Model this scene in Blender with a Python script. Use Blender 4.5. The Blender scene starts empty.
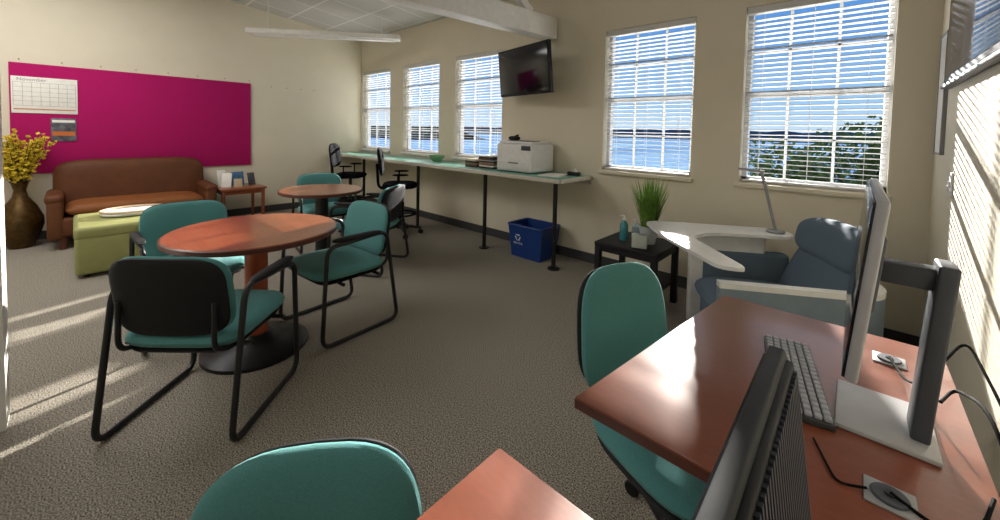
import bpy, bmesh, math, random
from mathutils import Vector, Matrix
random.seed(7)
scn=bpy.context.scene
COL=scn.collection
def lin(c):
    return tuple(((v/255)/12.92 if v/255<=.04045 else ((v/255+.055)/1.055)**2.4) for v in c)
# ---------------------------------------------------------------- materials
MATS={}
def M(name,col,rough=.5,metal=0,noise=None,bump=None,coat=0,emit=None,stretch=(1,1,1),col2=None,spec=.5,sheen=0):
    if name in MATS: return MATS[name]
    m=bpy.data.materials.new(name); m.use_nodes=True; MATS[name]=m
    nt=m.node_tree; b=nt.nodes['Principled BSDF']
    c=lin(col); b.inputs['Base Color'].default_value=(*c,1)
    b.inputs['Roughness'].default_value=rough; b.inputs['Metallic'].default_value=metal
    b.inputs['Coat Weight'].default_value=coat; b.inputs['Specular IOR Level'].default_value=spec
    b.inputs['Sheen Weight'].default_value=sheen
    tc=nt.nodes.new('ShaderNodeTexCoord'); mp=nt.nodes.new('ShaderNodeMapping'); mp.inputs['Scale'].default_value=stretch
    nt.links.new(tc.outputs['Object'],mp.inputs['Vector'])
    if noise is None: noise=(20,.04)
    n=nt.nodes.new('ShaderNodeTexNoise'); n.inputs['Scale'].default_value=noise[0]; n.inputs['Detail'].default_value=5
    nt.links.new(mp.outputs[0],n.inputs['Vector'])
    r=nt.nodes.new('ShaderNodeValToRGB'); r.color_ramp.elements[0].position=.33; r.color_ramp.elements[1].position=.67
    a=noise[1]
    c2=lin(col2) if col2 else tuple(min(1,x*(1+a)) for x in c)
    r.color_ramp.elements[0].color=(*[x*(1-a) for x in c],1) if not col2 else (*c,1)
    r.color_ramp.elements[1].color=(*c2,1)
    nt.links.new(n.outputs['Fac'],r.inputs[0]); nt.links.new(r.outputs[0],b.inputs['Base Color'])
    if bump:
        n2=nt.nodes.new('ShaderNodeTexNoise'); n2.inputs['Scale'].default_value=bump[0]; n2.inputs['Detail'].default_value=3
        nt.links.new(mp.outputs[0],n2.inputs['Vector'])
        bp=nt.nodes.new('ShaderNodeBump'); bp.inputs['Strength'].default_value=bump[1]; bp.inputs['Distance'].default_value=.01
        nt.links.new(n2.outputs['Fac'],bp.inputs['Height']); nt.links.new(bp.outputs[0],b.inputs['Normal'])
    if emit:
        b.inputs['Emission Color'].default_value=(*lin(emit[0]),1); b.inputs['Emission Strength'].default_value=emit[1]
    return m
wall_m=M('cream_paint',(222,214,194),.75,noise=(3,.02),bump=(120,.05))
white_m=M('white_paint',(230,229,225),.5)
frame_m=M('window_frame_paint',(190,192,194),.6)
carpet=M('carpet',(50,47,44),.95,noise=(170,.3),col2=(190,182,168),bump=(220,.25),spec=.05)
teal=M('teal_fabric',(88,146,146),.9,noise=(400,.12),bump=(600,.25),sheen=.15,spec=.12)
black=M('black_metal',(22,22,24),.4,metal=.0)
blackp=M('black_plastic',(25,25,28),.6,bump=(300,.1),spec=.3)
navy=M('navy_black_upholstery',(15,16,22),.9,bump=(300,.15),spec=.05)
cabm=M('cable_rubber',(14,14,16),.8,spec=.08)
woodt=M('reddish_wood',(142,76,46),.28,noise=(9,.14),stretch=(1,12,1),coat=.3)
woodd=M('cherry_desk_laminate',(118,62,42),.34,noise=(30,.08),stretch=(1,3,1),coat=.2)
woode=M('wood_edge',(86,42,30),.4)
magenta=M('magenta_felt',(174,30,100),.95,noise=(60,.05),bump=(300,.2),spec=.1)
leather=M('brown_leather',(94,54,30),.6,noise=(8,.12),bump=(90,.05),spec=.3)
leather2=M('tan_leather',(132,80,42),.6,noise=(8,.1),bump=(90,.05),spec=.3)
greenv=M('olive_vinyl',(150,152,98),.55,noise=(10,.05),bump=(120,.08),spec=.3)
bronze=M('bronze_vase',(88,66,34),.36,metal=.7,noise=(22,.3),bump=(30,.08))
countm=M('seafoam_laminate',(112,164,148),.35,noise=(80,.04))
edgew=M('pale_edge',(200,194,182),.45)
bluep=M('blue_plastic',(20,58,128),.42)
silver=M('silver_plastic',(140,142,146),.5,metal=.1)
greyp=M('grey_plastic',(120,122,126),.45)
dgrey=M('dark_grey_plastic',(66,70,78),.5,spec=.3)
bluef=M('slate_blue_fabric',(98,114,130),.9,noise=(300,.1),bump=(500,.2),spec=.12)
whitep=M('white_plastic',(226,226,226),.35)
blind_m=M('blind_vinyl',(214,214,214),.55,spec=.2)
paper=M('paper_white',(238,236,230),.8)
screen_m=M('screen_glass',(8,14,30),.12,spec=.6)
# ---------------------------------------------------------------- builders
def fil(pts,r,n=5,closed=False):
    P=[Vector(p) for p in pts]; out=[]; N=len(P)
    for i,p in enumerate(P):
        if not closed and i in(0,N-1): out.append(p); continue
        a=P[i-1]; b=P[(i+1)%N]; da=a-p; db=b-p
        q=min(r,da.length*.45,db.length*.45)
        s=p+da.normalized()*q; e=p+db.normalized()*q
        for k in range(n+1):
            t=k/n; out.append(s*(1-t)**2+p*2*t*(1-t)+e*t*t)
    return out
class B:
    def __init__(s): s.bm=bmesh.new()
    def _xf(s,vs,rot,c):
        m=Matrix.Translation(Vector(c))
        if rot is not None: m=m@(rot.to_4x4() if isinstance(rot,Matrix) else Matrix.Rotation(rot,4,'Z'))
        bmesh.ops.transform(s.bm,matrix=m,verts=vs)
    def box(s,c,sz,bev=0,seg=2,rot=None,taper=None):
        r=bmesh.ops.create_cube(s.bm,size=1); vs=r['verts']
        for v in vs:
            k=1 if not taper or v.co.z>0 else taper
            v.co=Vector((v.co.x*sz[0]*k,v.co.y*sz[1]*k,v.co.z*sz[2]))
        if bev>0:
            es=list({e for v in vs for e in v.link_edges})
            rr=bmesh.ops.bevel(s.bm,geom=es,offset=bev,segments=seg,profile=.5,affect='EDGES')
            vs=list({v for v in rr['verts']}|{v for v in vs if v.is_valid})
        s._xf(vs,rot,c); return s
    def lathe(s,prof,c=(0,0,0),seg=32,rot=None):
        vs=[];rings=[]
        for r,z in prof:
            if r<1e-5: v=s.bm.verts.new((0,0,z)); rings.append([v]); vs.append(v)
            else:
                ring=[s.bm.verts.new((r*math.cos(2*math.pi*i/seg),r*math.sin(2*math.pi*i/seg),z)) for i in range(seg)]
                rings.append(ring); vs+=ring
        for a,b in zip(rings,rings[1:]):
            if len(a)==1 and len(b)==1: continue
            for i in range(seg):
                j=(i+1)%seg
                if len(a)==1: s.bm.faces.new((a[0],b[j],b[i]))
                elif len(b)==1: s.bm.faces.new((a[i],a[j],b[0]))
                else: s.bm.faces.new((a[i],a[j],b[j],b[i]))
        s._xf(vs,rot,c); return s
    def cyl(s,c,r,h,seg=24,bev=.0,rot=None,r2=None):
        r2=r if r2 is None else r2
        b=bev
        p=[(0,-h/2),(r-b,-h/2),(r,-h/2+b),(r2,h/2-b),(r2-b,h/2),(0,h/2)] if b>0 else [(0,-h/2),(r,-h/2),(r2,h/2),(0,h/2)]
        return s.lathe(p,c,seg,rot)
    def tube(s,pts,r,seg=10,closed=False,sq=(1,1)):
        P=[Vector(p) for p in pts]; N=len(P); rings=[]
        T=[]
        for i in range(N):
            if closed: t=P[(i+1)%N]-P[i-1]
            else: t=P[min(i+1,N-1)]-P[max(i-1,0)]
            T.append(t.normalized() if t.length>1e-9 else Vector((0,0,1)))
        up=Vector((0,0,1)) if abs(T[0].z)<.9 else Vector((1,0,0))
        nrm=(up-T[0]*up.dot(T[0])).normalized()
        for i in range(N):
            nrm=(nrm-T[i]*nrm.dot(T[i])).normalized(); bn=T[i].cross(nrm)
            rr=r[i] if isinstance(r,(list,tuple)) else r
            rings.append([s.bm.verts.new(P[i]+nrm*math.cos(2*math.pi*k/seg)*rr*sq[0]+bn*math.sin(2*math.pi*k/seg)*rr*sq[1]) for k in range(seg)])
        rg=rings+([rings[0]] if closed else [])
        for a,b in zip(rg,rg[1:]):
            for k in range(seg):
                j=(k+1)%seg; s.bm.faces.new((a[k],a[j],b[j],b[k]))
        if not closed:
            s.bm.faces.new(rings[0][::-1]); s.bm.faces.new(rings[-1])
        return s
    def sup(s,w,d,t,n=4,c=(0,0,0),p=4,R=8,S=44,warp=None,rot=None):
        def ring(sc,z):
            o=[]
            for i in range(S):
                a=2*math.pi*i/S; ca,sa=math.cos(a),math.sin(a)
                x=math.copysign(abs(ca)**(2/n),ca)*w/2*sc; y=math.copysign(abs(sa)**(2/n),sa)*d/2*sc
                o.append(s.bm.verts.new((x,y,z)))
            return o
        rings=[]
        ss=[math.sin((i+1)/R*math.pi/2) for i in range(R)]
        top=s.bm.verts.new((0,0,t/2)); bot=s.bm.verts.new((0,0,-t/2)); vs=[top,bot]
        rings=[[top]]
        for q in ss: rings.append(ring(q,t/2*max(0,1-q**p)**.5))
        for q in ss[:-1][::-1]: rings.append(ring(q,-t/2*max(0,1-q**p)**.5))
        rings.append([bot])
        for a,b in zip(rings,rings[1:]):
            for i in range(S):
                j=(i+1)%S
                if len(a)==1: s.bm.faces.new((a[0],b[i],b[j]))
                elif len(b)==1: s.bm.faces.new((a[j],a[i],b[0]))
                else: s.bm.faces.new((a[j],a[i],b[i],b[j]))
            if len(b)>1: vs+=b
        if warp:
            for v in vs: v.co=Vector(warp(v.co.x,v.co.y,v.co.z))
        s._xf(vs,rot,c); return s
    def prism(s,pts,z0,z1,bev=0,seg=2):
        lo=[s.bm.verts.new((x,y,z0)) for x,y in pts]; hi=[s.bm.verts.new((x,y,z1)) for x,y in pts]
        N=len(pts); s.bm.faces.new(lo[::-1]); ft=s.bm.faces.new(hi)
        for i in range(N):
            j=(i+1)%N; s.bm.faces.new((lo[i],lo[j],hi[j],hi[i]))
        if bev: bmesh.ops.bevel(s.bm,geom=list(ft.edges),offset=bev,segments=seg,profile=.5,affect='EDGES')
        return s
    def prof_y(s,pts,y0,y1,bev=0):
        lo=[s.bm.verts.new((x,y0,z)) for x,z in pts]; hi=[s.bm.verts.new((x,y1,z)) for x,z in pts]; N=len(pts)
        s.bm.faces.new(lo); s.bm.faces.new(hi[::-1])
        for i in range(N):
            j=(i+1)%N; s.bm.faces.new((lo[j],lo[i],hi[i],hi[j]))
        if bev: bmesh.ops.bevel(s.bm,geom=list({e for v in lo+hi for e in v.link_edges}),offset=bev,segments=2,profile=.5,affect='EDGES')
        return s
    def quad(s,a,b,c,d):
        s.bm.faces.new([s.bm.verts.new(p) for p in (a,b,c,d)]); return s
    def out(s,name,mat,parent=None,loc=None,rotz=None,label=None,flat=False):
        bm=s.bm; bmesh.ops.recalc_face_normals(bm,faces=bm.faces)
        for f in bm.faces: f.smooth=not flat
        for e in bm.edges:
            if len(e.link_faces)==2 and e.calc_face_angle(0)>.62: e.smooth=False
        me=bpy.data.meshes.new(name); bm.to_mesh(me); bm.free()
        o=bpy.data.objects.new(name,me); COL.objects.link(o)
        if mat: me.materials.append(mat)
        if parent: o.parent=parent
        if loc is not None: o.location=loc
        if rotz is not None: o.rotation_euler[2]=rotz
        if label: o['label']=label
        return o
def top(o,label,cat,group=None):
    o['label']=label; o['category']=cat
    if group: o['group']=group
    return o
def thing(name,loc,label,cat,rotz=0,group=None):
    o=bpy.data.objects.new(name,None); o.empty_display_size=.1; COL.objects.link(o)
    o.location=loc; o.rotation_euler[2]=rotz
    return top(o,label,cat,group)
def dup(src,loc,rotz,label):
    n=src.copy(); COL.objects.link(n); n.location=loc; n.rotation_euler[2]=rotz; n['label']=label
    def rec(a,b):
        for ch in a.children:
            c=ch.copy(); COL.objects.link(c); c.parent=b; c.matrix_parent_inverse=ch.matrix_parent_inverse.copy(); rec(ch,c)
    rec(src,n); return n
def struct(o,): o['kind']='structure'; return o
R_=math.radians
def text(name,body,size,mat,parent,M4,extr=.0005):
    cu=bpy.data.curves.new(name,'FONT'); cu.body=body; cu.size=size; cu.extrude=extr; cu.align_x='CENTER'
    t=bpy.data.objects.new(name,cu); COL.objects.link(t)
    bpy.context.view_layer.update()
    me=bpy.data.meshes.new_from_object(t.evaluated_get(bpy.context.evaluated_depsgraph_get()))
    bpy.data.objects.remove(t)
    me.transform(M4); me.materials.clear(); me.materials.append(mat)
    o=bpy.data.objects.new(name,me); COL.objects.link(o); o.parent=parent; return o
# ---------------------------------------------------------------- room
XW,XE,YN,YS=-6.94,.365,3.68,-3.2
Zc=lambda y:3.0+.105*(3.68-y)
struct(B().box(((XW+XE)/2,(YN+YS)/2,-.05),(XE-XW+.4,YN-YS+.4,.1)).out('floor',carpet))
wins=[(-6.87,-5.94),(-5.55,-4.61),(-4.25,-3.34),(-1.93,-1.076),(-.70,.165)]
z0,z1=1.0,2.41
b=B(); th=.16; yc=YN+th/2
b.box(((XW+XE)/2,yc,z0/2),(XE-XW+.4,th,z0)); b.box(((XW+XE)/2,yc,(z1+3.3)/2),(XE-XW+.4,th,3.3-z1))
xs=[XW-.2]+[v for w in wins for v in w]+[XE+.2]
for i in range(0,len(xs),2): b.box(((xs[i]+xs[i+1])/2,yc,(z0+z1)/2),(xs[i+1]-xs[i],th,z1-z0))
struct(b.out('wall_north',wall_m))
struct(B().box((XW-.1,(YN+YS)/2,1.9),(.2,YN-YS,3.8)).out('wall_west',wall_m))
struct(B().box((XE+.1,(YN+YS)/2,1.9),(.2,YN-YS,3.8)).out('wall_east',wall_m))
struct(B().box(((XW+XE)/2,YS-.1,1.9),(XE-XW+.4,.2,3.8)).out('wall_south',wall_m))
# partition end near the entrance
struct(B().box((-2.80,-1.3,1.65),(.16,2.16,3.3)).out('wall_partition',white_m))
# ceiling with tile pattern
cm=bpy.data.materials.new('ceiling_tiles'); cm.use_nodes=True; nt=cm.node_tree; bs=nt.nodes['Principled BSDF']
tc=nt.nodes.new('ShaderNodeTexCoord'); br=nt.nodes.new('ShaderNodeTexBrick'); br.offset=0; br.inputs['Scale'].default_value=1
br.inputs['Brick Width'].default_value=.6; br.inputs['Row Height'].default_value=.6; br.inputs['Mortar Size'].default_value=.012
br.inputs['Color1'].default_value=(*lin((206,206,202)),1); br.inputs['Color2'].default_value=(*lin((198,198,194)),1); br.inputs['Mortar'].default_value=(*lin((236,236,232)),1)
nz=nt.nodes.new('ShaderNodeTexNoise'); nz.inputs['Scale'].default_value=60
mx=nt.nodes.new('ShaderNodeMix'); mx.data_type='RGBA'; mx.blend_type='MULTIPLY'; mx.inputs[0].default_value=.25
nt.links.new(tc.outputs['Object'],br.inputs['Vector']); nt.links.new(tc.outputs['Object'],nz.inputs['Vector'])
nt.links.new(br.outputs['Color'],mx.inputs[6]); nt.links.new(nz.outputs['Fac'],mx.inputs[7]); nt.links.new(mx.outputs[2],bs.inputs['Base Color']); bs.inputs['Roughness'].default_value=.9
b=B(); 
yA,yB=YN+.05,YS-.05
vs=[(XW-.1,yA,Zc(yA)),(XE+.1,yA,Zc(yA)),(XE+.1,yB,Zc(yB)),(XW-.1,yB,Zc(yB))]
lo=[b.bm.verts.new(v) for v in vs]; hi=[b.bm.verts.new((v[0],v[1],v[2]+.1)) for v in vs]
b.bm.faces.new(lo); b.bm.faces.new(hi[::-1])
for i in range(4): b.bm.faces.new((lo[i],lo[(i+1)%4],hi[(i+1)%4],hi[i]))
struct(b.out('ceiling',cm))
bbm=M('dark_baseboard',(60,62,64),.6)
struct(B().box(((XW+XE)/2,YN-.006,.05),(XE-XW,.012,.1)).out('baseboard_north',bbm))
struct(B().box((XW+.006,(YN+YS)/2,.05),(.012,YN-YS-.02,.1)).out('baseboard_west',bbm))
struct(B().box((XE-.006,(YN+YS)/2,.05),(.012,YN-YS-.02,.1)).out('baseboard_east',bbm))
# windows, sills, blinds
for i,(xa,xb) in enumerate(wins):
    xm=(xa+xb)/2; w=xb-xa; b=B(); y=YN+.115; zm=(z0+z1)/2
    for x in (xa+.018,xb-.018): b.box((x,y,zm),(.036,.06,z1-z0))
    for z in (z0+.02,z1-.02): b.box((xm,y,z),(w,.06,.04))
    b.box((xm,y-.01,zm),(w,.05,.04))
    for k in (1,2): b.box((xa+w*k/3,y,zm),(.017,.02,z1-z0-.06))
    for z in (z0+(zm-z0)/2,zm+(z1-zm)/2): b.box((xm,y,z),(w-.04,.02,.017))
    struct(b.out('window_%d'%(i+1),frame_m))
    struct(B().box((xm,YN-.012,z0-.022),(w+.05,.06,.035),.006).out('trim_%d'%(i+1),wall_m if i>2 else white_m))
    T=thing('window_blind',(xm,YN+.04,z0),'white horizontal slat blind, lowered with slats open, in window opening','window blind',group='slat blinds on the windows')
    b=B(); n=int((z1-z0-.1)/.038)
    for k in range(n):
        z=.045+k*.038
        b.box((0,0,z),(w-.03,.048,.0038),rot=Matrix.Rotation(R_(-6),3,'X'))
    b.out('slats',blind_m,T)
    B().box((0,-.005,z1-z0-.03),(w-.015,.06,.055),.004).out('head_rail',blind_m,T)
    B().box((0,0,.015),(w-.03,.05,.02),.004).out('bottom_rail',blind_m,T)
    b=B()
    for x in (-w*.36,0,w*.36):
        for yy in(-.024,.024): b.box((x,yy,(z1-z0)/2),(.002,.002,z1-z0-.05))
    b.out('ladder_cord',blind_m,T)
# beam & ceiling members
def beam(name,a,b_,w,h,mat):
    a=Vector(a);b_=Vector(b_); d=(b_-a); L=d.length; q=d.to_track_quat('Y','Z').to_matrix()
    return B().box((a+b_)/2,(w,L,h),.008,rot=q).out(name,mat)
struct(beam('trim_6',(-2.60,YN,2.53),(-2.90,.6,2.50),.16,.23,white_m))
struct(beam('trim_7',(-3.75,2.5,3.10),(-3.15,3.35,2.74),.08,.09,white_m))
struct(beam('trim_8',(-2.42,YN,2.93),(-2.55,2.3,2.62),.07,.08,white_m))
struct(beam('trim_9',(-2.62,3.3,2.64),(-2.66,2.6,3.08),.07,.08,white_m))
L=thing('pendant_light',(-5.82,2.52,2.72),'long white suspended fluorescent light fixture under ceiling','light fixture',rotz=math.atan2(1.61,1.43))
B().box((0,0,0.01),(2.15,.18,.08),.02,3).out('housing',white_m,L)
B().box((0,0,-.035),(2.0,.1,.025),.01,3).out('diffuser',whitep,L)
for x in(-.8,.8):
    yy=2.52+x*.74; B().tube([(x,0,.02),(x,0,Zc(yy)-2.72)],.005,6).out('hanger_rod',white_m,L)
# ---------------------------------------------------------------- felt board etc.
top(B().box((XW+.0125,.69,1.395),(.024,2.325,1.25),.003).out('bulletin_board',magenta),'large magenta felt bulletin board mounted on cream wall','bulletin board')
C=thing('wall_calendar',(XW+.03,-.21,1.46),'white monthly wall calendar pinned on magenta board','calendar')
B().box((-.002,0,.205),(.012,.5,.41),.002).out('page',paper,C)
ink=M('grey_ink',(150,150,152),.8); red=M('rust_ink',(206,150,120),.7)
b=B()
for k in range(8): b.box((.0045,-.235+k*.067,.215),(.001,.0025,.26))
for k in range(6): b.box((.0045,0,.085+k*.052),(.001,.47,.0025))
b.out('date_grid',ink,C)
B().box((.0045,0,.045),(.001,.47,.014)).out('footer_strip',red,C)
RY=Matrix(((0,0,1,0),(1,0,0,0),(0,1,0,0),(0,0,0,1)))
text('month_heading','November',.05,ink,C,Matrix.Translation((.005,-.1,.362))@RY)
P=thing('wall_poster',(XW+.03,-.075,1.14),'small dark landscape flyer pinned beneath calendar','poster')
B().box((-.002,0,.135),(.01,.2,.27),.001).out('sheet',M('flyer_dark',(50,48,60),.5,noise=(14,.3),col2=(120,120,130)),P)
B().box((.0035,0,.09),(.001,.18,.05)).out('orange_band',M('flyer_orange',(200,110,50),.5),P)
B().box((.0035,0,.235),(.001,.18,.03)).out('title_band',paper,P)
pins=thing('push_pin',(XW-.002,-.4,2.06),'small dark pin in wall above board','pin',group='pins in the wall above the board')
B().lathe([(0,0),(.006,0),(.006,.012),(0,.014)],seg=8,rot=Matrix.Rotation(R_(90),3,'Y')).out('pin_head',black,pins)
for k in range(1,8): dup(pins,(XW-.002,-.4+k*.32,2.06),0,'small dark pin in wall above board')
for k in range(4): dup(pins,(XW-.002,2.15+k*.22,2.0),0,'small dark pin in bare cream wall')
# ---------------------------------------------------------------- sofa
S=thing('loveseat',(-6.50,.53,0),'two-seat brown leather sofa with tan seat cushion against wall','sofa',rotz=R_(-90))
B().box((0,.0,.24),(1.40,.62,.2),.03,3).out('base',leather,S)
B().sup(1.22,.56,.15,n=9,c=(0,.05,.41),p=7).out('seat_cushion',leather2,S)
B().sup(1.40,.64,.17,n=5.5,p=6,S=80,warp=lambda u,v,w:(u,-.27+w-.12*v,.61+v)).out('backrest',leather,S)
for sx in(-1,1):
    b=B(); b.box((sx*.675,.0,.33),(.12,.66,.44),.04,4)
    b.box((sx*.68,.0,.545),(.14,.67,.10),.045,5); b.out('arm',leather,S)
for sx in(-1,1):
    for y in(-.25,.25): B().cyl((sx*.62,y,.07),.03,.14,12,r2=.04).out('leg',woode,S)
# ---------------------------------------------------------------- vase and flowers
V=thing('floor_vase',(-6.64,-.40,0),'tall bronze floor vase with yellow forsythia beside sofa','vase')
B().lathe([(0,0),(.09,0),(.10,.02),(.135,.12),(.17,.24),(.168,.32),(.12,.45),(.06,.55),(.045,.62),(.065,.70),(.08,.72),(.068,.715),(.04,.63),(0,.60)],seg=48).out('vase_body',bronze,V)
b=B(); bl=B()
for k in range(52):
    a=random.uniform(0,6.28); sp=random.uniform(.03,.30); h=random.uniform(.16,.58-sp*.5)
    p0=Vector((.02*math.cos(a),.02*math.sin(a),.66)); p2=Vector((max(-.24,sp*math.cos(a)),sp*math.sin(a),.73+h)); p1=(p0+p2)/2+Vector((0,0,.07))
    pts=[p0*(1-t)**2+p1*2*t*(1-t)+p2*t*t for t in [i/6 for i in range(7)]]
    b.tube(pts,.003,5)
    for t in [i/14 for i in range(3,15)]:
        q=p0*(1-t)**2+p1*2*t*(1-t)+p2*t*t
        for _ in range(2):
            o=q+Vector((random.uniform(-.025,.025),random.uniform(-.025,.025),random.uniform(-.02,.02)))
            s=random.uniform(.009,.017); rot=Matrix.Rotation(random.uniform(0,3),3,Vector((random.random(),random.random(),random.random()+.1)))
            for aa in(0,90):
                rr=rot@Matrix.Rotation(R_(aa),3,'X')
                bl.quad(*[o+rr@Vector(c) for c in((-s,-s,0),(s,-s,0),(s,s,0),(-s,s,0))])
b.out('branches',M('branch_brown',(90,80,40),.8),V); bl.out('blossoms',M('yellow_blossom',(218,192,50),.7,noise=(40,.2)),V)
# ---------------------------------------------------------------- ottoman + tray
O=thing('ottoman',(-5.33,.34,0),'olive green vinyl cube ottoman on carpet','ottoman')
B().box((0,0,.2),(.80,.70,.34),.03,3).out('body',greenv,O)
B().box((0,0,.395),(.81,.71,.11),.035,4).out('cushion',greenv,O)
for x in(-.33,.33):
    for y in(-.28,.28): B().cyl((x,y,.018),.022,.036,12).out('foot',black,O)
T=thing('serving_tray',(-5.42,.42,.451),'oval white tray with pale brown rim lying on ottoman','tray')
B().sup(.38,.52,.04,n=2.4,c=(0,0,.02),p=10).out('tray_base',whitep,T)
ring=[(.19*math.cos(t*math.pi/16),.26*math.sin(t*math.pi/16),.045) for t in range(32)]
B().tube(ring,.011,8,closed=True).out('rim',M('tan_rim',(206,186,156),.5),T)
# ---------------------------------------------------------------- end table + cards
E=thing('end_table',(-6.55,1.6,0),'small reddish wood end table beside sofa','table')
B().box((0,0,.485),(.56,.56,.03),.006).out('tabletop',woodt,E)
b=B()
for y in(-.24,.24): b.box((0,y,.44),(.46,.02,.05))
for x in(-.24,.24): b.box((x,0,.44),(.02,.46,.05))
b.out('apron',woodt,E)
for x in(-.24,.24):
    for y in(-.24,.24): B().box((x,y,.235),(.04,.04,.47),.004,taper=.8).out('leg',woodt,E)
def card(loc,w,h,mat,label,rz,tilt=-12,nm='greeting_card'):
    o=B().box((0,0,h/2),(.006,w,h),.001,rot=Matrix.Rotation(rz,3,'Z')@Matrix.Rotation(R_(tilt),3,'Y')).out(nm,mat,loc=loc); return top(o,label,'card')
card((-6.62,1.60,.5),.17,.2,M('blue_card',(70,110,150),.5,noise=(20,.4)),'blue picture card standing on end table',.2,nm='picture_card')
card((-6.50,1.44,.5),.12,.2,paper,'white folded card standing on end table',-.5)
card((-6.66,1.42,.5),.11,.23,paper,'tall white brochure standing on end table',.3,nm='brochure')
card((-6.60,1.77,.5),.11,.18,M('dark_card',(70,70,76),.5),'dark small card standing on end table',.4,nm='postcard')
card((-6.42,1.56,.5),.10,.12,M('tan_card',(190,170,140),.6),'small tan card standing on end table',-.2,nm='postcard')
# ---------------------------------------------------------------- round tables
def round_table(loc,r,label,colm):
    T=thing('round_table',loc,label,'table')
    B().lathe([(0,.705),(r-.012,.705),(r,.712),(r,.733),(r-.008,.74),(0,.74)],seg=72).out('tabletop',woodt,T)
    B().lathe([(r-.001,.708),(r+.004,.711),(r+.004,.734),(r-.001,.737)],seg=72).out('edge_band',woode,T)
    B().lathe([(0,.06),(.062,.06),(.062,.66),(.16,.68),(.16,.704),(0,.704)],seg=32).out('pedestal',colm,T)
    rb=r*.63
    B().lathe([(0,0),(rb,0),(rb,.02),(rb-.03,.035),(rb*.5,.055),(.1,.075),(.075,.1),(0,.1)],seg=56).out('base',black,T)
    return T
round_table((-2.70,.75,0),.455,'round cherry-topped meeting table with pedestal and black disc base',M('pedestal_wood',(164,76,40),.35,noise=(20,.1)))
round_table((-4.02,1.71,0),.39,'smaller round wooden table with black pedestal',black)
# ---------------------------------------------------------------- guest chairs
def guest_chair(loc,rz,label):
    T=thing('guest_chair',loc,label,'chair',rotz=rz,group='teal sled-base guest chairs')
    B().sup(.52,.52,.1,n=5,c=(0,.01,.43),p=5,warp=lambda x,y,z:(x,y,z+.02*y-.04*max(0,y-.12))).out('seat',teal,T)
    B().sup(.47,.46,.03,n=6,c=(0,0,.378),p=8).out('seat_pan',blackp,T,label='black seat underside')
    cv=lambda off:(lambda u,v,w:(u,-.245+off+w+.45*u*u-.17*v,.635+v))
    B().sup(.50,.36,.065,n=4.2,p=5,warp=cv(0)).out('backrest',teal,T)
    B().sup(.49,.36,.035,n=4.2,p=8,warp=cv(-.03)).out('back_shell',blackp,T,label='black plastic back shell')
    for sx in(-1,1):
        x=sx*.285
        pts=fil([(x,-.30,.014),(x,.26,.014),(x,.23,.63),(x,-.20,.66)],.07,6,closed=True)
        B().tube(pts,.0135,10,closed=True).out('side_frame',black,T,label='black tubular sled frame')
        B().sup(.05,.36,.032,n=4,c=(x,.02,.665),p=4,S=24,R=4).out('armrest',blackp,T,label='black armrest pad')
        B().tube(fil([(sx*.2,-.1,.375),(sx*.2,-.275,.40),(sx*.2,-.272,.62)],.06),.011,8).out('back_support',black,T,label='black back bracket')
    b=B()
    for y in(-.14,.12): b.tube([(-.285,y,.372),(.285,y,.372)],.011,8)
    b.out('cross_bar',black,T)
    return T
c1=guest_chair((-2.31,.45,0),R_(43.8),'teal guest chair with black back shell turned away, at round table')
dup(c1,(-2.66,1.24,0),R_(185),'teal guest chair seen side-on beside round table')
dup(c1,(-3.27,.54,0),R_(-88),'teal guest chair pushed in beyond round table, near ottoman')
dup(c1,(-4.52,1.95,0),R_(-100),'teal guest chair behind small round table')
dup(c1,(-3.56,1.98,0),R_(122),'teal guest chair between small table and counter')
# ---------------------------------------------------------------- swivel chairs
def star_base(T,r,hcol,m=black,ph=.3):
    b=B()
    for k in range(5):
        a=2*math.pi*k/5+ph; c,s=math.cos(a),math.sin(a)
        b.tube([(0.03*c,.03*s,.11),(r*.6*c,r*.6*s,.095),(r*c,r*s,.07)],[.022,.018,.013],8)
    b.cyl((0,0,.11),.04,.07,20,.005); b.out('star_base',m,T)
    for k in range(5):
        a=2*math.pi*k/5+ph; c,s=math.cos(a),math.sin(a); q=B(); rt=Matrix.Rotation(a+.6,3,'Z')@Matrix.Rotation(R_(90),3,'X')
        for o in(-.014,.014):
            of=Matrix.Rotation(a+.6,3,'Z')@Vector((0,o,0)); q.cyl((r*c+of.x,r*s+of.y,.028),.028,.018,18,.004,rot=rt)
        q.cyl((r*c,r*s,.055),.009,.04,10); q.out('caster',blackp,T)
    B().cyl((0,0,(.1+hcol)/2),.025,hcol-.1,18).out('gas_column',black,T)
def task_chair(loc,rz,label,hs=.47,top_=.89,w=.42,h=.42,ph=.3,tilt=.2):
    T=thing('task_chair',loc,label,'chair',rotz=rz)
    star_base(T,.27,hs-.07,ph=ph)
    B().sup(.48,.48,.09,n=3.4,c=(0,.02,hs-.02),p=5).out('seat',teal,T)
    B().sup(.45,.45,.03,n=3.4,c=(0,.02,hs-.066),p=8).out('seat_shell',blackp,T,label='black seat underside')
    zc=top_-h/2
    cv=lambda off:(lambda u,v,w_:(u*(1-.12*v/h),-.26+off+w_+.55*u*u-tilt*v,zc+v))
    B().sup(w,h,.075,n=3.4,p=4,warp=cv(0)).out('backrest',teal,T)
    B().sup(w-.01,h-.03,.045,n=3.4,p=8,warp=cv(-.032)).out('back_shell',blackp,T,label='black plastic back shell')
    B().tube(fil([(0,-.05,hs-.08),(0,-.3,hs-.09),(0,-.33,zc)],.08),.016,8,sq=(1,2)).out('back_bar',black,T)
    return T
task_chair((-.365,1.25,0),R_(-112),'teal upholstered swivel task chair tucked at cherry desk',w=.39,h=.43,ph=R_(140+112),tilt=.14)
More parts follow.
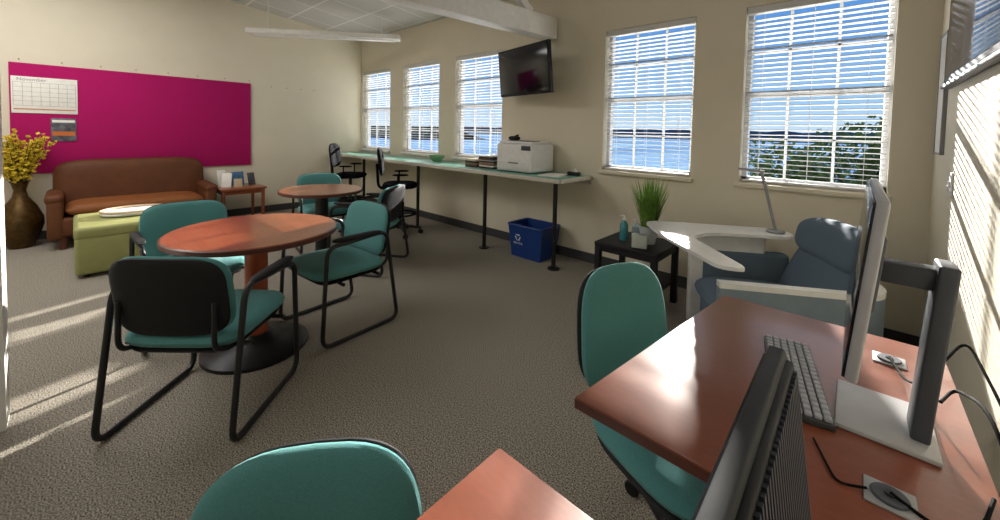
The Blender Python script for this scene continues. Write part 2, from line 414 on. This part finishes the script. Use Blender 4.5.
task_chair((-.505,.125,0),R_(-128),'teal upholstered swivel chair at corner of nearer desk',hs=.43,top_=.775,w=.41,h=.34,tilt=.1)
def drafting(loc,rz,label):
    T=thing('drafting_stool',loc,label,'stool',rotz=rz,group='black drafting stools at the counter')
    star_base(T,.27,.6)
    B().sup(.46,.44,.08,n=4,c=(0,0,.645),p=5).out('seat',navy,T)
    B().tube([(.2*math.cos(t*math.pi/14),.2*math.sin(t*math.pi/14),.27) for t in range(28)],.012,8,closed=True).out('foot_ring',cabm,T)
    b=B(); b.box((0,0,.27),(.4,.02,.012)).box((0,0,.27),(.02,.4,.012)); b.out('ring_spoke',cabm,T)
    B().sup(.42,.36,.05,n=3.5,p=5,warp=lambda u,v,w:(u,-.25+w+.5*u*u-.12*v,.95+v)).out('backrest',navy,T)
    B().tube(fil([(0,-.05,.6),(0,-.27,.6),(0,-.29,.92)],.08),.018,8,sq=(1,2)).out('back_bar',cabm,T)
    for sx in(-1,1):
        B().tube(fil([(sx*.15,-.02,.61),(sx*.25,-.02,.63),(sx*.25,-.02,.79)],.05),.010,8).out('arm_post',cabm,T)
        B().sup(.05,.20,.025,n=3,c=(sx*.25,.01,.80),S=20,R=4).out('armrest',navy,T)
    return T
d1=drafting((-4.36,2.86,0),R_(-35),'black drafting stool with arms and foot ring at counter')
dup(d1,(-5.75,2.88,0),R_(-45),'black drafting stool at far end of counter')
# ---------------------------------------------------------------- counter
K=thing('window_counter',(-4.48,YN,0),'long pale green wall counter on black posts under windows','counter')
B().box((0,-.30,.912),(4.88,.585,.026),.003).out('worktop',countm,K)
b=B(); b.box((0,-.601,.905),(4.88,.018,.04),.003); b.box((2.44,-.30,.905),(.018,.585,.04),.003); b.out('edge_band',edgew,K)
for x in(-1.5,0,1.31,2.29):
    b=B(); b.cyl((x,-.45,.45),.022,.9,20); b.cyl((x,-.45,.008),.06,.016,24,.003,); b.cyl((x,-.45,.88),.055,.02,20); b.out('post',black,K)
b=B(); b.box((0,-.02,.865),(4.86,.03,.06)); b.out('wall_cleat',edgew,K)
# printer
P=thing('laser_printer',(-2.74,3.42,.926),'boxy white laser printer on counter','printer')
B().box((0,0,.16),(.5,.40,.30),.018,3).out('body',whitep,P)
B().box((0,0,.325),(.46,.36,.03),.012,3).out('top_cover',whitep,P)
B().box((0,-.201,.07),(.44,.008,.09),.004).out('paper_drawer',M('offwhite_plastic',(214,214,212),.4),P)
B().box((0,-.206,.105),(.14,.006,.016),.002).out('drawer_handle',greyp,P)
B().box((.02,-.06,.343),(.30,.2,.006),.002).out('output_slot',dgrey,P)
B().box((.17,-.204,.27),(.12,.014,.05),.004).out('control_panel',dgrey,P)
B().box((-.251,0,.2),(.004,.2,.1),.001).out('side_vent',greyp,P)
top(B().sup(.13,.1,.05,n=4,c=(0,0,.025)).tube([(0,0,.04),(.05,.01,.06)],.012).out('desk_clock',blackp,loc=(-2.92,3.44,1.269)),'small black device on top of printer','gadget')
cols=[(60,50,46),(225,222,214),(44,50,64),(150,110,80),(50,50,54),(200,200,196),(90,60,50)]
z=.926
for k in range(9):
    h=random.choice([.008,.012,.018,.022]); c=cols[k%7]
    top(B().box((0,0,h/2),(.22,.29,h),.002,rot=random.uniform(-.15,.15)).out('magazine',M('mag_%d'%(k%7),c,.5),loc=(-3.22+random.uniform(-.01,.01),3.42,z)),'magazine lying in stack on counter','magazine','magazines stacked beside the printer'); z+=h
z=.926
for k in range(4):
    top(B().box((0,0,.012),(.2,.28,.024),.003,rot=random.uniform(-.1,.1)).out('binder',M('bind_%d'%k,[(70,50,40),(120,100,80),(40,40,44),(200,190,170)][k],.5),loc=(-3.50,3.44,z)),'thin binder lying in stack on counter','binder','binders stacked on the counter'); z+=.024
top(B().lathe([(0,0),(.05,0),(.06,.01),(.1,.06),(.11,.09),(.1,.088),(.09,.06),(.05,.015),(0,.012)]).out('glass_bowl',M('green_glaze',(120,170,120),.25),loc=(-4.35,3.45,.926)),'small green glazed bowl on counter','bowl')
top(B().box((0,0,.004),(.22,.29,.008),.001,rot=.2).out('paper_stack',paper,loc=(-2.30,3.35,.926)),'small stack of white papers on counter','paper')
W=thing('tape_dispenser',(-2.15,3.5,.926),'small black tape dispenser at counter end','dispenser')
B().box((0,0,.02),(.14,.05,.04),.01).out('body',blackp,W); B().cyl((0,0,.045),.03,.02,20,rot=Matrix.Rotation(R_(90),3,'X')).out('roll',edgew,W)
# TV
ang=math.atan2(-.2,.86)
T=thing('wall_television',(-2.74,3.36,1.77),'black flat-screen television on swivel wall bracket','television',rotz=ang)
tl=Matrix.Rotation(R_(6),3,'X')
B().box((0,0,.27),(.89,.045,.53),.008,rot=tl).out('housing',blackp,T)
B().box((0,-.0245,.272),(.855,.004,.485),.001,rot=tl).out('screen',screen_m,T)
b=B(); b.box((0,.05,.27),(.25,.05,.22),.005); b.tube([(0,.05,.27),(.02,.18,.27),(-.08,.30,.27)],.02,8); b.box((-.08,.31,.27),(.12,.02,.22),rot=-ang); b.out('wall_bracket',black,T)
# ---------------------------------------------------------------- recycling bin
G=thing('recycling_bin',(-2.59,3.42,0),'blue plastic recycling bin with white logo under counter','bin')
b=B(); 
def frust(b,w,d,h,k,z0=0,wall=None):
    lo=[(-w/2*k,-d/2*k),(w/2*k,-d/2*k),(w/2*k,d/2*k),(-w/2*k,d/2*k)]; hi=[(-w/2,-d/2),(w/2,-d/2),(w/2,d/2),(-w/2,d/2)]
    L=[b.bm.verts.new((x,y,z0)) for x,y in lo]; H=[b.bm.verts.new((x,y,h)) for x,y in hi]
    I=[b.bm.verts.new((x*.94,y*.94,h)) for x,y in hi]; J=[b.bm.verts.new((x*.94,y*.94,z0+.02)) for x,y in lo]
    for i in range(4):
        j=(i+1)%4
        b.bm.faces.new((L[i],L[j],H[j],H[i])); b.bm.faces.new((H[i],H[j],I[j],I[i])); b.bm.faces.new((I[i],I[j],J[j],J[i]))
    b.bm.faces.new(L[::-1]); b.bm.faces.new(J)
frust(b,.46,.34,.36,.84); b.out('bin_body',bluep,G)
b=B(); b.tube(fil([(-.235,-.175,.352),(.235,-.175,.352),(.235,.175,.352),(-.235,.175,.352)],.03,3,closed=True),.012,8,closed=True); b.out('rim',bluep,G)
wl=M('white_print',(225,230,240),.6)
sl=math.atan2(.027,.36)
base=Matrix.Translation((-.09,-.1655,.22))@Matrix.Rotation(R_(90)+sl,4,'X')
b=B()
for k in range(3):
    m=base@Matrix.Rotation(R_(120*k),4,'Z')
    pts=[(-.03,.028),(.012,.028),(.012,.036),(.03,.022),(.012,.008),(.012,.016),(-.022,.016)]
    b.bm.faces.new([b.bm.verts.new(m@Vector((x,y+.004,.0015))) for x,y in pts])
b.out('recycling_logo',wl,G)
text('bin_lettering','RECYCLE',.03,wl,G,Matrix.Translation((-.09,-.161,.145))@Matrix.Rotation(R_(90)+sl,4,'X'))
# ---------------------------------------------------------------- side table w/ plant
T=thing('side_table',(-1.28,3.08,0),'small square black side table by window wall','table')
B().box((0,0,.485),(.5,.5,.03),.004).out('tabletop',blackp,T)
B().box((0,0,.17),(.44,.44,.02),.003).out('shelf',blackp,T)
for x in(-.225,.225):
    for y in(-.225,.225): B().box((x,y,.235),(.045,.045,.47),.003).out('leg',blackp,T)
b=B()
for y in(-.23,.23): b.box((0,y,.45),(.42,.02,.04))
for x in(-.23,.23): b.box((x,0,.45),(.02,.42,.04))
b.out('apron',blackp,T)
G=thing('potted_grass',(-1.20,3.10,.5),'green ornamental grass in small white pot','plant')
B().lathe([(0,0),(.05,0),(.055,.01),(.075,.13),(.078,.14),(.068,.138),(.06,.11),(0,.11)]).out('pot',M('pale_ceramic',(206,212,214),.3),G)
b=B()
for k in range(460):
    a=random.uniform(0,6.28); r0=random.uniform(0,.055); sp=random.uniform(.02,.16); h=random.uniform(.24,.42)
    p0=Vector((r0*math.cos(a),r0*math.sin(a),.11)); p1=Vector((sp*.6*math.cos(a),sp*.6*math.sin(a),.11+h*.6)); p2=Vector((sp*math.cos(a),sp*math.sin(a),.11+h))
    sd=Vector((-math.sin(a+.5),math.cos(a+.5),0))*.005; pr=None
    for i in range(6):
        t=i/5; q=p0*(1-t)**2+p1*2*t*(1-t)+p2*t*t; w=sd*(1-t*.9); cur=(b.bm.verts.new(q-w),b.bm.verts.new(q+w))
        if pr: b.bm.faces.new((pr[0],pr[1],cur[1],cur[0]))
        pr=cur
b.out('grass_blades',M('grass_green',(96,132,48),.6,noise=(30,.35)),G)
def bottle(loc,h,c,label,nm='pump_bottle'):
    T=thing(nm,loc,label,'bottle')
    B().lathe([(0,0),(.03,0),(.033,.01),(.033,h*.65),(.015,h*.78),(.013,h*.82),(0,h*.82)],seg=20).out('bottle_body',M('bot%d'%c[0],c,.3),T)
    B().lathe([(0,h*.82),(.014,h*.82),(.014,h*.9),(.005,h*.9),(.005,h),(0,h)],seg=14).tube([(0,0,h),(-.035,0,h-.005)],.006,8).out('pump',whitep,T)
bottle((-1.38,3.04,.5),.2,(60,140,150),'teal hand sanitizer pump bottle on side table')
bottle((-1.32,3.14,.5),.16,(190,215,220),'clear pump bottle on side table')
top(B().box((0,0,.05),(.11,.07,.1),.004,rot=.3).out('tissue_box',M('tissue_box_print',(190,200,190),.6),loc=(-1.20,2.93,.5)),'small pale box on side table','box')
# ---------------------------------------------------------------- lounge workstation
Lr=thing('lounge_chair',(-.36,2.86,0),'slate blue lounge workstation with white worksurface facing side table','lounge chair',rotz=R_(120.7))
B().box((0,0,.06),(.62,.62,.12),.03,3).out('plinth',dgrey,Lr)
B().sup(.60,.64,.13,n=4,c=(0,.06,.36),p=4).out('seat',bluef,Lr)
B().box((0,.02,.22),(.58,.58,.22),.05,4).out('seat_base',bluef,Lr)
B().sup(.58,.38,.08,n=4.5,p=5,warp=lambda u,v,w:(u,-.27+w+.3*u*u-.45*v,.52+v)).out('backrest',bluef,Lr)
B().sup(.62,.26,.11,n=3.0,p=4,warp=lambda u,v,w:(u,-.35+w+.6*u*u-.2*v,.745+v)).out('headrest',bluef,Lr)
def shell(b,path,zb,zt,t):
    N=len(path); P=[Vector((x,y,0)) for x,y in path]; rows=[]
    for i,p in enumerate(P):
        tg=(P[min(i+1,N-1)]-P[max(i-1,0)]).normalized(); n=Vector((-tg.y,tg.x,0))*t/2
        rows.append([b.bm.verts.new(p-n+Vector((0,0,zb))),b.bm.verts.new(p-n+Vector((0,0,zt))),b.bm.verts.new(p+n+Vector((0,0,zt))),b.bm.verts.new(p+n+Vector((0,0,zb)))])
    for a,c in zip(rows,rows[1:]):
        for k in range(4): b.bm.faces.new((a[k],a[(k+1)%4],c[(k+1)%4],c[k]))
    b.bm.faces.new(rows[0]); b.bm.faces.new(rows[-1][::-1])
pth=[(p.x,p.y) for p in fil([(-.36,.40,0),(-.36,-.42,0),(.16,-.46,0)],.22,8)]
b=B(); shell(b,pth,.0,.555,.05); b.out('side_panel',M('pale_blue_panel',(120,136,148),.7),Lr)
b=B(); shell(b,pth,.556,.585,.055); b.out('panel_cap',whitep,Lr,label='white panel cap')
sf=[(p.x,p.y) for p in fil([(-.49,.30,0),(-.47,.44,0),(.10,.60,0),(.54,.66,0),(.54,-.30,0),(.30,-.30,0),(.27,.26,0),(.12,.42,0)],.12,7,closed=True)]
B().prism(sf,.684,.704,.006).out('worksurface',whitep,Lr)
b=B(); b.box((.43,.1,.34),(.05,.5,.68),.02,3); b.out('worksurface_leg',whitep,Lr)
B().box((.44,-.02,.3),(.1,.56,.5),.03,3).out('storage_pod',bluef,Lr)
def lw(x,y,z):
    t=R_(120.7); return (-.36+x*math.cos(t)-y*math.sin(t),2.86+x*math.sin(t)+y*math.cos(t),z)
lampm=M('lamp_grey',(150,152,156),.6,spec=.2)
Lm=thing('desk_lamp',lw(.40,-.20,.704),'slim adjustable grey desk lamp on white worksurface','lamp')
B().cyl((0,0,.008),.055,.016,28,.004).out('base',lampm,Lm)
B().tube([(0,0,.01),(-.04,-.03,.2),(-.09,-.05,.42)],.010,8).out('arm',lampm,Lm)
B().box((-.15,-.065,.43),(.16,.035,.016),.005,rot=Matrix.Rotation(.3,3,'Z')@Matrix.Rotation(.08,3,'Y')).out('lamp_head',lampm,Lm)
# ---------------------------------------------------------------- desks
def desk(loc,pts,label,legs):
    T=thing('office_desk',loc,label,'desk')
    B().prism(pts,.712,.74,.003).out('desktop',woodd,T)
    n=len(pts); cx=sum(p[0] for p in pts)/n; cy=sum(p[1] for p in pts)/n
    B().prism([(cx+(x-cx)*1.002,cy+(y-cy)*1.002) for x,y in pts],.714,.735).out('edge_band',woode,T)
    for l in legs:
        b=B(); b.box((l[0],l[1],.36),(.05,.05,.70),.006); b.box((l[0],l[1],.012),(.06,.06,.024),.004); b.out('leg',black,T)
    return T
desk((0,0,0),[(-.362,1.735),(-.47,.80),(.215,.80),(.215,1.735)],'cherry laminate desk against side wall carrying monitor',[(-.05,1.66),(.15,1.66),(.15,.87),(0,.87)])
desk((0,0,0),[(-.50,.565),(-.50,-.45),(.215,-.45),(.215,.565)],'cherry laminate desk with black monitor, corner toward chair',[(.15,.5),(.15,-.38),(-.1,-.38)])
# monitor on far desk
Mo=thing('computer_monitor',(.12,1.2,.740),'grey-backed monitor edge-on with tall grey stand on desk','monitor')
tm=Matrix.Rotation(R_(5),3,'Y')
b=B(); b.box((-.095,0,.358),(.018,.53,.335),.005,3,rot=tm); b.out('housing',M('monitor_grey',(158,160,166),.5),Mo)
b=B(); b.box((-.106,0,.358),(.005,.52,.325),.001,rot=tm); b.out('screen',screen_m,Mo)
B().box((-.080,0,.355),(.016,.22,.16),.006,3,rot=tm).out('rear_bulge',dgrey,Mo)
b=B(); b.box((-.03,0,.345),(.10,.05,.045),.006,3); b.out('tilt_arm',dgrey,Mo)
b=B(); b.box((.015,0,.195),(.030,.08,.37),.005,3,rot=Matrix.Rotation(R_(4),3,'Y')); b.out('stand_column',dgrey,Mo)
b=B(); b.box((-.05,.02,.006),(.16,.21,.011),.004); b.out('stand_base',M('base_silver',(170,171,174),.45,metal=.1),Mo)
# keyboard
Kb=thing('keyboard',(-.096,1.265,.740),'black computer keyboard with grey keys on desk','keyboard',rotz=R_(11))
B().box((0,0,.008),(.112,.38,.016),.004).out('keyboard_case',M('kb_case',(50,52,56),.4),Kb)
b=B()
for i in range(6):
    for j in range(18):
        b.box((-.0435+i*.0174,-.176+j*.0207,.019),(.014,.0165,.008),.002,1)
b.out('keys',M('key_grey',(150,152,158),.5),Kb)
# grommets
for nm,loc in(('a',(.07,.957,.740)),('b',(.095,1.56,.740))):
    Gm=thing('cable_grommet',loc,'silver square desk grommet with round black outlet cap','grommet')
    B().box((0,0,.002),(.068,.068,.004),.0015).out('plate',silver,Gm)
    B().cyl((0,0,.006),.026,.006,28,.002).out('cap',dgrey,Gm)
    B().cyl((0,.0,.01),.008,.004,12).out('cap_hole',black,Gm)
def cable(pts,r,label):
    return top(B().tube(fil(pts,.08,6),r,8).out('cable',cabm),label,'cable')
cable([(.16,1.27,.80),(.19,1.36,.80),(.215,1.2,.85),(.23,1.0,.746),(.20,.88,.744)],.0035,'thick black monitor cable looping down to desk')
cable([(.07,.957,.752),(.13,.93,.743),(.18,.99,.743),(.205,1.08,.744)],.003,'black power cable from desk grommet toward wall')
cable([(-.04,1.03,.746),(.0,.93,.7425),(.04,.95,.746)],.0022,'thin black keyboard cable on desk')
cable([(.095,1.56,.752),(.12,1.45,.744),(.14,1.33,.80)],.003,'black cable from grommet up monitor stand')
cable([(.15,1.22,.90),(.20,1.34,.93),(.22,1.10,.88),(.22,.95,.80),(.15,.86,.744),(.10,.90,.744)],.0028,'long black cable hanging from monitor stand over desk')
# near monitor: wedge-shaped, vents on sloping rear
Mn=thing('computer_monitor',(0,.34,.740),'black monitor seen from behind with slotted rear vents on near desk','monitor')
chp=M('charcoal_plastic',(50,52,56),.65,spec=.2); vb=M('vent_black',(16,16,18),.6,spec=.2)
B().prof_y([(-.073,.36),(-.056,.36),(-.050,.34),(-.066,.02),(-.083,.02)],-.27,.27,.003).out('housing',chp,Mn)
B().box((-.0805,0,.19),(.003,.52,.32),rot=Matrix.Rotation(math.atan2(.01,.34),3,'Y')).out('screen',screen_m,Mn)
B().prof_y([(-.055,.352),(-.046,.350),(-.022,.15),(-.022,.06),(-.062,.06)],-.262,.262,.002).out('rear_housing',vb,Mn)
b=B(); a0=Vector((-.046,.350)); a1=Vector((-.022,.15))
for k in range(46):
    y=-.25+k*.0111
    m=(a0+a1)/2; an=math.atan2(a1.x-a0.x,a0.y-a1.y)
    b.box((m.x+.002,y,m.y),(.004,.0055,.19),rot=Matrix.Rotation(-an,3,'Y'))
b.out('vent_slats',M('vent_grey',(54,58,70),.55,spec=.25),Mn)
b=B(); b.box((-.01,0,.10),(.03,.08,.2),.01); b.out('stand_column',black,Mn)
B().box((-.03,0,.006),(.2,.26,.012),.004).out('stand_base',black,Mn)
# ---------------------------------------------------------------- east wall fittings
D=thing('wall_display',(XE,2.50,1.66),'dark glossy framed panel with metal ledge on side wall','display')
B().box((-.01,0,.42),(.03,1.38,.80),.004).out('frame',dgrey,D)
B().box((-.026,0,.42),(.004,1.33,.74),.001).out('glass',M('dark_glass',(30,40,62),.08,spec=.8),D)
B().box((-.02,0,0),(.04,1.42,.016),.004).out('ledge',M('ledge_grey',(80,82,88),.5),D)
Wb=thing('whiteboard',(XE,3.42,1.30),'narrow white framed board on side wall near corner','whiteboard')
B().box((-.006,0,.34),(.016,.22,.68),.003).out('panel',whitep,Wb)
b=B()
for y in(-.115,.115): b.box((-.008,y,.34),(.02,.012,.70))
for z in(-.005,.685): b.box((-.008,0,z),(.02,.24,.012))
b.out('frame',silver,Wb)
Sw=thing('light_switch',(XE,3.0,1.15),'small white switch plate on side wall','switch')
B().box((-.003,0,0),(.01,.075,.12),.002).out('plate',whitep,Sw); B().box((-.01,0,0),(.01,.02,.03),.002).out('toggle',whitep,Sw)
# ---------------------------------------------------------------- outside
wm=M('sea_water',(62,88,116),.9,noise=(.02,.15),spec=0,stretch=(1,.2,1),col2=(90,116,142))  # lighter streaks in the colour stand in for sparkle on the water
wo=B().quad((-6000,40,-9),(4000,40,-9),(4000,7000,-9),(-6000,7000,-9)).out('sea',wm); top(wo,'calm blue bay water beyond the windows','water'); wo['kind']='stuff'
def ridge(name,y0,x0,x1,hmin,hmax,mat,label):
    b=B(); n=220; pr=None
    from mathutils import noise as N
    for i in range(n+1):
        x=x0+(x1-x0)*i/n; h=hmin+(hmax-hmin)*(.5+.5*N.noise(Vector((i*.06,y0,0))))+(hmax-hmin)*.25*N.noise(Vector((i*.9,y0,3)))
        c=(b.bm.verts.new((x,y0,-9.5)),b.bm.verts.new((x,y0+10,-9+h)),b.bm.verts.new((x,y0+80,-9.5)))
        if pr:
            b.bm.faces.new((pr[0],c[0],c[1],pr[1])); b.bm.faces.new((pr[1],c[1],c[2],pr[2]))
        pr=c
    o=b.out(name,mat); top(o,label,'hill'); return o
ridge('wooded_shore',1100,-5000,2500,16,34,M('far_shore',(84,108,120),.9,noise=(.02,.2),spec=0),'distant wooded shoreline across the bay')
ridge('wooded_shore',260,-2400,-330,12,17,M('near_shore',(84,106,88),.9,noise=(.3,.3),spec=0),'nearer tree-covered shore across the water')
def tree(loc,h,r,label,seed):
    random.seed(seed)
    T=thing('tree',loc,label,'tree')
    b=B(); b.tube([(0,0,0),(.1,0,h*.4),(0,.1,h*.8)],[.25,.2,.1],8); b.out('trunk',M('bark',(70,56,40),.9),T)
    b=B(); blobs=[]
    for _ in range(40):
        x=random.uniform(-1,1); z=random.uniform(-1.2,.45*(1-x*x))
        blobs.append((Vector((x*r,random.uniform(-.5,.5)*r,h+z*r*.8)),random.uniform(.28,.42)*r))
    for c,rr in blobs:
        for _ in range(420):
            d=Vector((random.gauss(0,1),random.gauss(0,1),random.gauss(0,1))).normalized()*rr*random.uniform(.7,1.05)
            o=c+d; s=random.uniform(.03,.07); rt=Matrix.Rotation(random.uniform(0,6),3,Vector((random.random(),random.random(),random.random())))
            b.quad(*[o+rt@Vector(q) for q in((-s,-s*.6,0),(s,-s*.6,0),(s,s*.6,0),(-s,s*.6,0))])
    b.out('foliage',M('leaf_green',(78,98,66),.9,noise=(2,.25),spec=0),T)
tree((.15,12.5,-8.95),9.7,1.9,'leafy green treetop outside the window',3)
g=B().box((-2,13.0,-9.1),(60,18,.3)).out('outdoor_lawn',M('lawn',(40,54,28),.9,noise=(1,.3),spec=0)); top(g,'grass ground below outside the building','ground'); g['kind']='stuff'
# ---------------------------------------------------------------- light
w=bpy.data.worlds.new('World'); scn.world=w; w.use_nodes=True; nt=w.node_tree; bg=nt.nodes['Background']
tc=nt.nodes.new('ShaderNodeTexCoord'); sp=nt.nodes.new('ShaderNodeSeparateXYZ'); rp=nt.nodes.new('ShaderNodeValToRGB')
nt.links.new(tc.outputs['Generated'],sp.inputs[0]); nt.links.new(sp.outputs['Z'],rp.inputs[0]); nt.links.new(rp.outputs[0],bg.inputs['Color'])
e=rp.color_ramp.elements; e[0].position=0; e[0].color=(*lin((196,218,236)),1); e[1].position=.6; e[1].color=(*lin((50,102,186)),1)
q=e.new(.07); q.color=(*lin((150,192,230)),1); q=e.new(.22); q.color=(*lin((92,148,212)),1)
bg.inputs['Strength'].default_value=1.15
sun=bpy.data.lights.new('sun','SUN'); sun.energy=44; sun.angle=R_(1.2); sun.color=(1,.95,.87)
so=bpy.data.objects.new('sun',sun); COL.objects.link(so); el=R_(17)
tosun=Vector((-.30,1,0)).normalized()*math.cos(el)+Vector((0,0,math.sin(el)))
so.rotation_euler=tosun.to_track_quat('Z','Y').to_euler(); so.location=(-10,20,10)
for loc,en,sz in(((-1.8,-1.6,3.2),28,2.4),((-5.0,-.8,3.2),84,2.2)):  # unseen area lights added to fill the interior, not fixtures of the room
    a=bpy.data.lights.new('fill_light','AREA'); a.energy=en; a.size=sz; a.color=(1,.97,.93)
    o=bpy.data.objects.new('fill_light',a); COL.objects.link(o); o.location=loc
# ---------------------------------------------------------------- camera
cam=bpy.data.cameras.new('camera'); co=bpy.data.objects.new('camera',cam); COL.objects.link(co)
r=Vector((.7377,.6751,.0217)).normalized(); f=Vector((-.6738,.7375,-.0403)); f=(f-r*f.dot(r)).normalized(); u=r.cross(f)
co.matrix_world=Matrix(((r.x,u.x,-f.x,0),(r.y,u.y,-f.y,0),(r.z,u.z,-f.z,1.37),(0,0,0,1)))
cam.sensor_width=36; cam.lens=14.04; cam.shift_y=-.113; cam.clip_start=.02; cam.clip_end=9000
scn.camera=co
scn.view_settings.view_transform='Standard'
